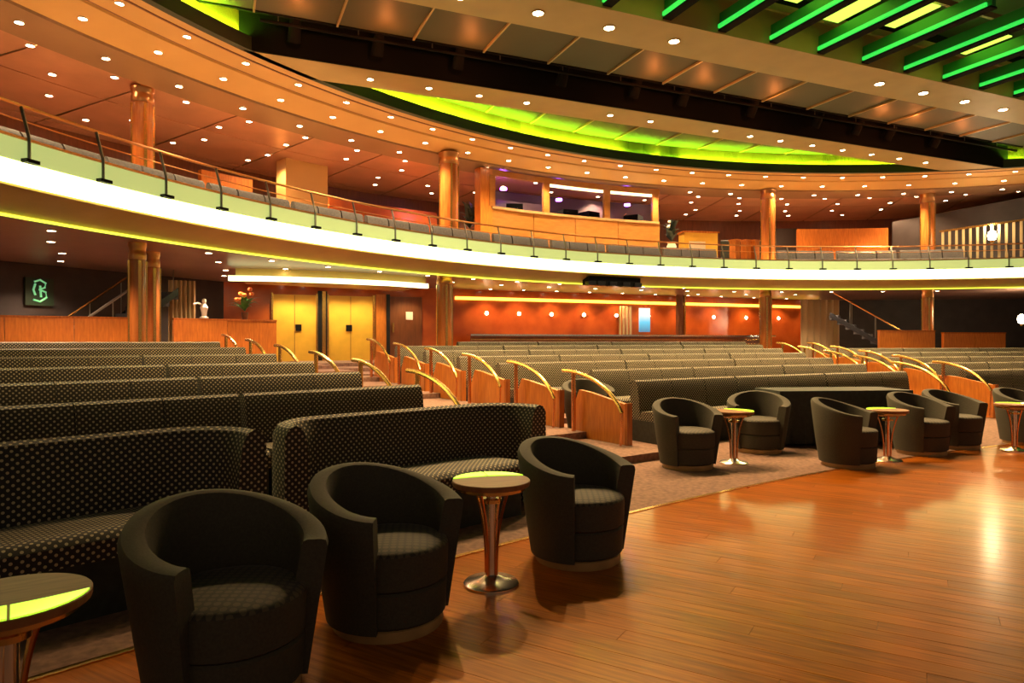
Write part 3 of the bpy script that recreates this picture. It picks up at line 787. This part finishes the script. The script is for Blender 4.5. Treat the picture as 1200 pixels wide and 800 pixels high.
# ================================================================== AISLE RAILS AND END PANELS
def end_rail(r, a, zf, label, panel=True, s=1.0, grp='brass aisle handrails'):
    """brass rail that arcs down towards the stage, on a post; optional orange end panel below"""
    rx, ry = cos(radians(a)), sin(radians(a))
    root = empty('aisle_handrail', pol2(r, a, zf)); tag(root, label, 'handrail', grp)
    pt = lambda d, z: (C2X + (r + d) * rx, C2Y + (r + d) * ry, zf + z)
    pts = []
    for i in range(11):
        t = i / 10 * 1.25
        pts.append(pt(.52 - 1.15 * sin(t) / sin(1.25) * s, .50 + .50 * s * (cos(t) - cos(1.25)) / (1 - cos(1.25))))
    MB().tube(pts, .026, 8).build('rail', 'brass', root, True)
    MB().tube([pt(.30, .0), pt(.30, .97)], .03, 8).build('post', 'brass' if not panel else 'copper_rod', root, True)
    MB().tube([pts[-1], pt(-.60, .02)], .016, 6).build('end_stay', 'copper_rod', root, True)
    return root
def end_panel(r, a, zf, label):
    rx, ry = cos(radians(a)), sin(radians(a)); tx, ty = -ry, rx
    root = empty('bench_end_panel', pol2(r, a, zf)); tag(root, label, 'panel', 'orange bench end panels')
    shape = [(-.62, .0), (.42, .0), (.42, .50), (.30, .74), (.10, .72), (-.62, .60)]
    for i, (s0, s1, nm, m) in enumerate(((-.03, .03, 'board', 'orange_wood'),)):
        b = MB(); n = len(shape)
        for s_ in (s0, s1): b.v += [(C2X + (r + d) * rx + s_ * tx, C2Y + (r + d) * ry + s_ * ty, zf + z) for d, z in shape]
        b.face(range(n)); b.face(range(2 * n - 1, n - 1, -1))
        for q in range(n): b.face((q, (q + 1) % n, n + (q + 1) % n, n + q))
        b.build(nm, m, root)
    MB().box((C2X + (r - .62) * rx, C2Y + (r - .62) * ry, zf + .31), (.022, .045, .31), radians(a)).build('front_edge', 'column_wood', root)
    MB().quadbar((C2X + (r - .6) * rx - .034 * tx, C2Y + (r - .6) * ry - .034 * ty, zf + .33), (C2X + (r + .40) * rx - .034 * tx, C2Y + (r + .40) * ry - .034 * ty, zf + .33), .008, .012).build('groove', 'black', root)
    return root
for k in range(0, 6):
    r = RR + 1.35 * k; zf = tier(r - .3, RS, RISE)
    end_panel(r, AR + .10, zf, 'orange wooden bench end on the right side of the carpeted aisle, %s from the front' % ORD[k])
    end_rail(r, AR + .32, zf, 'brass handrail on the right side of the carpeted aisle, %s from the front' % ORD[k])
for k in range(1, 7):
    r = RL + 1.35 * k; zf = tier(r - .3, LS, RISE)
    end_rail(r + .1, AL - .25, tier(r, LS, RISE) - .02, 'brass handrail on the left side of the carpeted aisle, %s from the front' % ORD[k - 1], False)
for k in range(0, 5):
    r = RR + 1.35 * k; zf = tier(r - .3, RS, RISE)
    end_panel(r, angX(r, GX1) + .15, zf, 'orange wooden bench end on the far side of the second aisle, %s from the front' % ORD[k])
    end_rail(r, angX(r, GX1) + .38, zf, 'brass handrail on the far side of the second aisle, %s from the front' % ORD[k])
    end_rail(r, angX(r, GX0) - .30, zf, 'brass handrail on the near side of the second aisle, %s from the front' % ORD[k], False)

# ================================================================== REAR OF THE LOWER FLOOR
def wpos(px, off=0.0, z=0.0):
    X, Y = onwall(px); return (X - VX * off, Y - VY * off, z)
def wbox(name, pa, pb, z0, z1, th, off, m, parent=None):
    """box fixed to the rear bulkhead between picture bearings pa and pb"""
    a, b = onwall(pa), onwall(pb)
    q = [(a[0] - VX * off, a[1] - VY * off), (b[0] - VX * off, b[1] - VY * off), (b[0] - VX * (off + th), b[1] - VY * (off + th)), (a[0] - VX * (off + th), a[1] - VY * (off + th))]
    return MB().poly_prism(q, z0, z1).build(name, m, parent)
for k, (a, b, ha) in enumerate(((319, 371, 349), (384, 437, 408))):
    d = struct(wbox('door_%d' % (k + 1), a, b, .80, 2.82, .06, .005, 'yellow_panel')); 
    wbox('handle_plate', ha - 3, ha + 4, 1.72, 1.92, .03, .065, 'black', d)
    for e, f in ((a - 1, a + 1), (b - 1, b + 2)): wbox('door_frame', e, f, .80, 2.86, .09, .005, 'brass', d)
    wbox('leaf_joint', (a + b) / 2 - .3, (a + b) / 2 + .3, .82, 2.80, .004, .065, 'brown_door', d)
d = struct(wbox('door_3', 456, 494, .80, 2.84, .06, .005, 'brown_door'))
wbox('door_frame', 440, 452, .80, 2.90, .08, .005, 'orange_wood', d)
wbox('door_frame', 452, 456, .80, 2.90, .12, .005, 'black_gloss', d)
wbox('door_sign', 475, 483, 2.1, 2.36, .015, .066, 'statue_white', d)
wbox('handle', 459, 461, 1.7, 2.0, .05, .066, 'brass', d)
nar = struct(wbox('trim_3', 372, 383, .80, 2.95, .10, .005, 'black_gloss')); wbox('brass_edge', 377, 381, .80, 2.95, .03, .106, 'brass', nar)
am = wbox('amber_strip', 533, 900, 2.80, 2.90, .05, .01, 'amber_led'); tag(am, 'long amber light strip along the top of the red bar wall', 'light strip')
am = wbox('amber_strip', 905, 959, 2.80, 2.90, .05, .01, 'amber_led'); tag(am, 'short amber light strip at the right end of the red wall', 'light strip')
bc = empty('bar_counter', wpos(700, .9, .81)); tag(bc, 'long dark bar counter with glossy top before the red wall', 'counter')
wbox('counter_front', 540, 880, .81, 1.58, .08, .95, 'brown_door', bc); wbox('counter_top', 538, 884, 1.58, 1.64, .42, .75, 'chrome', bc)
for z in (1.05, 1.28, 1.45): wbox('trim_strip', 540, 880, z, z + .035, .012, 1.031, 'brass', bc)
scr = wbox('lit_screen', 738, 750, 1.75, 2.62, .06, .6, 'screen_print'); tag(scr, 'upright lit screen fading white to blue before the bar wall', 'screen')
sl = empty('slatted_screen', wpos(727, .3, .81)); tag(sl, 'narrow panel of pale upright slats left of the lit screen', 'panel')
for k in range(4): wbox('slat', 721 + 4 * k, 723 + 4 * k, .81, 2.7, .05, .25, 'beige_curtain', sl)
pc = empty('column', wpos(789, .5, .81)); tag(pc, 'dark column standing in front of the bar wall', 'column')
MB().lathe([(.14, .81), (.14, ZC)], wpos(787, .5), 14).build('shaft', 'brown_door', pc, True); MB().box(wpos(790.5, .62, 1.98), (.03, .03, 1.15), TH).build('brass_strip', 'brass', pc)

# dropped oval soffit with glowing edge above the doors
hs = struct(MB().poly_prism([(-7.0, 18.0), (-6.6, 16.3), (-5.5, 16.55), (-4.3, 17.1), (-3.2, 17.8), (-2.35, 18.65), (-3.3, 20.6)], 2.92, ZC + .02).build('ceiling_oval', 'soffit'))
ov = MB().sweep([(-6.72, 16.2, 0), (-6.0, 16.3, 0), (-5.4, 16.47, 0), (-4.3, 16.98, 0), (-3.15, 17.68, 0), (-2.3, 18.5, 0)], [(-.06, 2.84), (.06, 2.84), (.06, 2.96), (-.06, 2.96)]).build('cove_band', 'cove_light', None, True)
tag(ov, 'long curved glowing band of the dropped ceiling above the yellow doors', 'light strip')

# half walls at left
def half_wall(p, q, z0, z1, label, m='orange_wood'):
    root = empty('half_wall', ((p[0] + q[0]) / 2, (p[1] + q[1]) / 2, z0)); tag(root, label, 'half wall', 'orange half walls')
    n = max(2, round(hypot(q[0] - p[0], q[1] - p[1]) / 1.1))
    for i in range(n):
        a = [p[k] + (q[k] - p[k]) * (i / n) for k in (0, 1)]; b = [p[k] + (q[k] - p[k]) * ((i + 1) / n) for k in (0, 1)]
        f = .004
        a2 = [a[k] + (b[k] - a[k]) * f for k in (0, 1)]; b2 = [b[k] - (b[k] - a[k]) * f for k in (0, 1)]
        MB().sweep([(a2[0], a2[1], 0), (b2[0], b2[1], 0)], [(-.05, z0), (.05, z0), (.05, z1), (-.05, z1)]).build('panel', m, root)
    MB().sweep([(p[0], p[1], 0), (q[0], q[1], 0)], [(-.07, z1), (.07, z1), (.07, z1 + .04), (-.07, z1 + .04)]).build('cap', 'column_wood', root)
half_wall((-10.6, 12.4), (-7.75, 14.15), .72, 1.86, 'orange half wall at the left picture edge below the green sign')
half_wall((-7.2, 14.5), (-5.5, 15.9), .72, 1.86, 'orange half wall between the left columns and the yellow doors')
half_wall((11.6, 21.6), (13.6, 22.0), .81, 1.72, 'orange half wall below the small staircase on the right')
half_wall((14.0, 22.2), (16.3, 22.6), .81, 1.66, 'orange half wall right of the slim lower column')

# staircases
def stair(base, ang, n, w, tread, rise, label, m='stair_dark'):
    root = empty('staircase', base); tag(root, label, 'staircase', 'staircases to the balcony')
    ca, sa = cos(ang), sin(ang); px, py = -sa, ca
    for i in range(n):
        c = (base[0] + ca * (i + .5) * tread, base[1] + sa * (i + .5) * tread, base[2] + (i + .5) * rise)
        MB().box(c, (tread / 2 + .02, w / 2, rise / 2), ang).build('step', m, root)
    for s in (-1, 1):
        o = (px * w / 2 * s, py * w / 2 * s)
        p = lambda t, z: (base[0] + o[0] + ca * t, base[1] + o[1] + sa * t, base[2] + z)
        MB().tube([p(-.55, .05), p(-.5, .85), p(-.3, .92), p(0, .88), p(n * tread, .88 + n * rise)], .028, 6).build('handrail', 'brass' if s > 0 else 'steel', root, True)
        MB().quadbar(p(0, .02), p(n * tread, n * rise + .02), .03, .18).build('stringer', 'black_gloss', root)
        for i in range(0, n, 3): MB().tube([p((i + .5) * tread, (i + 1) * rise), p((i + .5) * tread, .88 + (i + .5) * rise)], .012, 5).build('baluster', 'steel', root)
stair((-9.9, 15.0, .81), radians(58), 10, 1.0, .24, .18, 'dark staircase with slanting handrails at the far left')
stair((13.6, 23.6, .81), radians(150), 9, .9, .26, .17, 'small dark staircase with handrail at right before the dark wall')

# fluted curtains
def curtain(p, q, z0, z1, label):
    n = 40; path = []
    dx_, dy_ = q[0] - p[0], q[1] - p[1]; l = hypot(dx_, dy_); nx_, ny_ = -dy_ / l, dx_ / l
    for i in range(n + 1):
        t = i / n; w = .05 * sin(t * 2 * pi * 6); path.append((p[0] + dx_ * t + nx_ * w, p[1] + dy_ * t + ny_ * w, 0))
    o = MB().sweep(path, [(-.01, z0), (.01, z0), (.01, z1), (-.01, z1)]).build('curtain', 'beige_curtain', None, True); tag(o, label, 'curtain', 'beige curtains')
curtain((-8.65, 17.2), (-8.15, 17.55), .81, 2.95, 'beige pleated curtain right of the left columns')
X, Y = onwall(974); X2, Y2 = onwall(1010)
curtain((11.0, 26.0), (12.6, 26.3), .81, 3.0, 'beige pleated curtain right of the red wall')

# green sign on the left wall
def onleft(px):
    (x0, y0), (x1, y1) = wl; t = (px - 600) / 800.0
    s = (t * y0 - x0) / ((x1 - x0) - t * (y1 - y0)); return (x0 + s * (x1 - x0), y0 + s * (y1 - y0))
X, Y = onleft(44); sg = empty('wall_sign', (X + .1, Y - .05, 2.2)); tag(sg, 'green glowing sign on the dark wall at far left', 'sign')
a_ = atan2(wl[1][1] - wl[0][1], wl[1][0] - wl[0][0]); ex, ey = cos(a_), sin(a_); fx, fy = ey, -ex
P = lambda s, z, o=.06: (X + ex * s + fx * o, Y + ey * s + fy * o, z)
MB().quadbar(P(-.30, 2.52), P(.30, 2.52), .05, .62).build('board', 'dark_green', sg)
for pts in ([(-.12, 2.74), (0, 2.79), (.12, 2.72), (.10, 2.62), (-.02, 2.57)], [(-.02, 2.57), (.12, 2.52), (.14, 2.40), (0, 2.30), (-.14, 2.34)], [(-.10, 2.70), (-.14, 2.56), (-.10, 2.44)], [(.0, 2.66), (.02, 2.40)]):
    MB().tube([P(s, z, .10) for s, z in pts], .022, 6).build('glyph', 'exit_green', sg, True)

# statuette and plant on the left half wall
st = empty('statuette', (-6.72, 14.9, 1.90)); tag(st, 'small white figure standing on the left half wall', 'statuette')
MB().lathe([(.09, 0), (.09, .03), (.05, .05), (.06, .15), (.085, .24), (.05, .30), (.03, .33), (.045, .37), (.04, .42), (.0, .44)], (-6.72, 14.9, 1.90), 12).build('figure', 'statue_white', st, True)
MB().tube([(-6.72, 14.9, 2.18), (-6.84, 14.85, 2.24), (-6.92, 14.82, 2.2)], .025, 6).build('arm', 'statue_white', st, True)
def leafmesh(m, w=.06, l=.34):
    b = MB(); b.v = [(0, 0, 0), (-w, l * .35, .05), (0, l * .4, .035), (w, l * .35, .05), (-w * .6, l * .75, .02), (0, l * .78, .01), (w * .6, l * .75, .02), (0, l, -.06)]
    for f in ((0, 2, 1), (0, 3, 2), (1, 2, 5, 4), (2, 3, 6, 5), (4, 5, 7), (5, 6, 7)): b.face(f)
    return b.mesh('leaf', m, True)
LFG, LFD = leafmesh('leaf'), leafmesh('dark_leaf', .07, .42)
def plant(loc, pot_prof, pot_m, leafm, nleaf, label, flowers=0, hgt=.1, tilt=(10, 75), scl=1.0, fm='flower'):
    root = empty('potted_plant', loc); tag(root, label, 'plant', 'potted plants')
    MB().lathe(pot_prof, n=16).build('pot', pot_m, root, True, True)
    top = pot_prof[-1][1]
    for i in range(nleaf):
        o = put(leafm, 'leaf', (0, 0, top + random.uniform(0, hgt)), 0, root); o.rotation_euler = (radians(random.uniform(*tilt)), 0, random.uniform(0, 6.28)); s = scl * random.uniform(.7, 1.2); o.scale = (s, s, s)
    for i in range(flowers):
        a = random.uniform(0, 6.28); r = random.uniform(.05, .22) * scl
        q = MB().lathe([(.0, -.05), (.05, -.02), (.06, .02), (.03, .05), (.0, .05)], (r * cos(a), r * sin(a), top + hgt + random.uniform(.1, .35) * scl), 8); q.build('flower', fm, root, True, True)
    return root
POT = [(.10, 0), (.14, .02), (.18, .22), (.17, .26)]
plant((-6.05, 15.46, 1.903), [(.05, 0), (.06, .02), (.075, .14), (.07, .16)], 'brown_door', LFG, 26, 'leafy green plant with orange flowers on the left half wall', 6, .15, (15, 80), 1.1)
URN = [(.16, 0), (.16, .04), (.05, .10), (.04, .55), (.10, .70), (.16, .95), (.12, 1.05), (.15, 1.1)]
X, Y = bear((551 - 600) / 800., CX, CY, 19.4); plant((X, Y, 3.56), URN, 'black_gloss', LFD, 30, 'dark foliage in a tall black urn between the upper column and the booth', 0, .35, (20, 110), 1.15)
X, Y = bear((787 - 600) / 800., CX, CY, 18.9); plant((X, Y, 3.56), URN, 'blossom_pale', LFD, 30, 'dark foliage in a tall pale urn right of the projection booth', 5, .35, (20, 110), 1.15, 'blossom_pale')

# black equipment box under the balcony
X, Y = bear((717 - 600) / 800., CX, CY, 16.95); a_ = radians(angC((X, Y)))
eq = empty('equipment_box', (X, Y, 2.98)); tag(eq, 'black lighting control box hanging under the balcony edge', 'equipment')
MB().box((X, Y, 3.12), (.16, .88, .13), a_).build('housing', 'black', eq)
for s in (-.75, -.35, .1, .5, .8): MB().box((X - .14 * cos(a_) - s * sin(a_), Y - .14 * sin(a_) + s * cos(a_), 3.02), (.10, .12, .06), a_).build('lamp_head', 'black_gloss', eq)
for s in (-.8, 0, .8): MB().box((X - s * sin(a_), Y + s * cos(a_), 3.26), (.03, .03, .06), a_).build('hanger', 'steel', eq)

# ================================================================== UPPER LEVEL: walls, booth, furniture
def uwall(name, pa, pb, r, z0, z1, m, th=.15, kind='structure'):
    a0 = angC(bear((pa - 600) / 800., CX, CY, r)); a1 = angC(bear((pb - 600) / 800., CX, CY, r))
    return ring(name, r, [(r, z0), (r + th, z0), (r + th, z1), (r, z1)], a0, a1, max(2, int(abs(a0 - a1))), m)
struct(ring('wall_upper_back', 23.6, [(23.6, 3.56), (23.8, 3.56), (23.8, 6.5), (23.6, 6.5)], 190, 40, 80, 'brown_door'))
struct(uwall('wall_upper_orange', 385, 512, 22.6, 3.56, 5.72, 'red_wall'))
struct(uwall('wall_upper_panel', 236, 296, 21.5, 3.56, 5.55, 'orange_wood'))
struct(uwall('wall_upper_pillar', 335, 384, 21.6, 3.56, 6.36, 'ring_paint', .5))
pw = struct(uwall('wall_upper_right', 935, 1041, 20.6, 3.56, 5.48, 'orange_wood'))
struct(uwall('wall_upper_dark', 905, 934, 21.2, 3.56, 5.6, 'dark_wall'))
# sloping dark wall and slatted balustrade at the right
q0 = bear((1046 - 600) / 800., CX, CY, 21.0); q1 = (20.4, 19.3)
b = MB(); n_ = (.05, .14)
b.v = [(q0[0], q0[1], 3.56), (q1[0], q1[1], 3.56), (q1[0], q1[1], 6.3), (q0[0] + .6 * (q1[0] - q0[0]), q0[1] + .6 * (q1[1] - q0[1]), 6.25), (q0[0], q0[1], 5.75)]
b.v += [(x + n_[0], y + n_[1], z) for x, y, z in b.v]
b.face(range(5)); b.face(range(9, 4, -1))
for i in range(5): b.face((i, (i + 1) % 5, 5 + (i + 1) % 5, 5 + i))
struct(b.build('wall_upper_slope', 'dark_wall'))
bal = empty('slatted_balustrade', (17.2, 21.2, 3.56)); tag(bal, 'pale slatted balustrade rising beside the dark wall at upper right', 'balustrade')
A_, B_ = (13.9, 22.2), (19.3, 18.9)
for i in range(34):
    t = (i + .5) / 34; x, y = A_[0] + (B_[0] - A_[0]) * t, A_[1] + (B_[1] - A_[1]) * t; zt = 4.95 + .5 * t
    MB().box((x, y, (3.7 + zt) / 2), (.035, .02, (zt - 3.7) / 2), atan2(B_[1] - A_[1], B_[0] - A_[0])).build('slat', 'beige_curtain', bal)
MB().quadbar((*A_, 4.97), (*B_, 5.48), .08, .06).build('handrail', 'brass', bal)
def sconce(x, y, z, label, power):
    root = empty('wall_sconce', (x, y, z)); tag(root, label, 'wall lamp', 'bright wall sconces')
    MB().lathe([(.02, -.16), (.10, -.12), (.13, 0), (.10, .12), (.02, .16)], n=14).build('globe', 'lamp_lens_wide', root, True, True)
    MB().lathe([(.05, -.22), (.05, -.15)], n=10).build('holder', 'brass', root, True, True)
    L = bpy.data.lights.new('sconce_glow', 'POINT'); L.energy = power; L.color = (1, .72, .4); L.shadow_soft_size = .15
    o = bpy.data.objects.new('lamp_glow', L); COL.objects.link(o); o.parent = root; o.location = (0, 0, .28)
sconce(15.05, 21.4, 4.72, 'bright globe lamp on the slatted balustrade at upper right', 90)
sconce(17.1, 22.9, 2.15, 'bright globe lamp at the lower right picture edge', 90)

# projection booth
RBt = 18.72
bo = empty('projection_booth', pol(RBt, 112, 3.56)); tag(bo, 'wooden projection booth with three dark windows behind the balcony seats', 'booth')
def bring(name, pa, pb, z0, z1, m, th=.10, r=RBt, parent=bo):
    a0 = angC(bear((pa - 600) / 800., CX, CY, r)); a1 = angC(bear((pb - 600) / 800., CX, CY, r))
    return ring(name, r, [(r, z0), (r + th, z0), (r + th, z1), (r, z1)], a0, a1, max(2, int(abs(a0 - a1) * .8)), m, parent)
for a, b2 in ((577, 625), (625.6, 674), (674.6, 724), (724.6, 773)): bring('wood_panel', a, b2, 3.56, 5.20, 'booth_wood')
bring('sill', 577, 773, 5.20, 5.27, 'pale_wood', .16, RBt - .05); bring('head', 577, 773, 6.16, 6.33, 'booth_wood')
for a in (577, 640.5, 711.5, 768): bring('mullion', a - 3, a + 3.5, 5.27, 6.16, 'booth_wood', .12, RBt - .02)
bring('side_pier', 563, 577, 3.56, 6.33, 'orange_wood', .3)
for a, b2 in ((580, 637.5), (644, 708), (715, 765)): bring('pane', a, b2, 5.27, 6.16, 'window_glass', .01, RBt + .05)
bring('back_wall', 577, 773, 3.56, 6.30, 'booth_inside', .1, RBt + 2.2); 
for k, (a, b2) in enumerate(((645, 707), (716, 764))): bring('tube_lamp', a, b2, 6.06, 6.14, 'warm_tube', .04, RBt - .03)
bring('inner_partition', 580, 637, 5.0, 5.75, 'booth_inside', .1, RBt + 1.1)
for px, z in ((590, 6.05), (655, 5.92), (735, 5.95)):
    X, Y = bear((px - 600) / 800., CX, CY, RBt + .9)
    MB().lathe([(.0, -.05), (.10, -.03), (.10, .03), (.0, .05)], (X, Y, z), 10).build('purple_lamp', 'purple_lamp', bo, True)
for k, px in enumerate((603, 665, 690, 742)):
    X, Y = bear((px - 600) / 800., CX, CY, RBt + .7); MB().box((X, Y, 5.25), (.25, .25, .3), radians(20 * k)).build('projector', 'black', bo)

# lit gold cabinet and dark bar right of the booth
X, Y = bear((818 - 600) / 800., CX, CY, 20.3); cb = empty('gold_cabinet', (X, Y, 3.56)); tag(cb, 'gold lit cabinet right of the projection booth', 'cabinet')
MB().box((X, Y, 4.38), (.62, .25, .82), radians(10)).build('body', 'yellow_panel', cb); MB().box((X, Y, 5.23), (.68, .3, .03), radians(10)).build('top', 'column_wood', cb); MB().box((X - .1, Y - .28, 4.6), (.3, .015, .3), radians(10)).build('door', 'blossom_pale', cb)
def stool(px, r, label, h=1.25):
    X, Y = bear((px - 600) / 800., CX, CY, r); root = empty('high_back_chair', (X, Y, 3.56)); tag(root, label, 'chair', 'dark lounge chairs on the balcony')
    ang = atan2(-Y, -X)
    MB().box((X, Y, 4.05), (.20, .21, .08), ang).build('seat', 'dark_cloth', root)
    MB().sweep([(X - .30 * cos(ang) - .22 * sin(ang), Y - .30 * sin(ang) + .22 * cos(ang), 0), (X - .36 * cos(ang), Y - .36 * sin(ang), 0), (X - .30 * cos(ang) + .22 * sin(ang), Y - .30 * sin(ang) - .22 * cos(ang), 0)], [(-.04, 4.05), (.04, 4.05), (.06, 3.56 + h), (.0, 3.60 + h), (-.04, 3.56 + h)]).build('backrest', 'dark_cloth', root, True)
    for sx in (-.2, .2):
        for sy in (-.2, .2): MB().tube([(X + sx, Y + sy, 3.56), (X + sx, Y + sy, 4.0)], .02, 6).build('leg', 'brass', root, True)
for k, px in enumerate((852, 869, 886)): stool(px, 19.9, 'dark lounge chair on the balcony left of the column, %s from the left' % ORD[k], 1.4)
for k, px in enumerate((861, 874, 884)):
    X, Y = bear((px - 600) / 800., CX, CY, 17.2); o = MB().box((X, Y, 4.03), (.10, .12, .47), .5).box((X, Y, 4.52), (.12, .14, .02), .5).build('rail_bollard', 'orange_wood'); tag(o, 'orange wooden bollard at the balcony rail, %s from the left' % ORD[k], 'bollard', 'orange bollards')
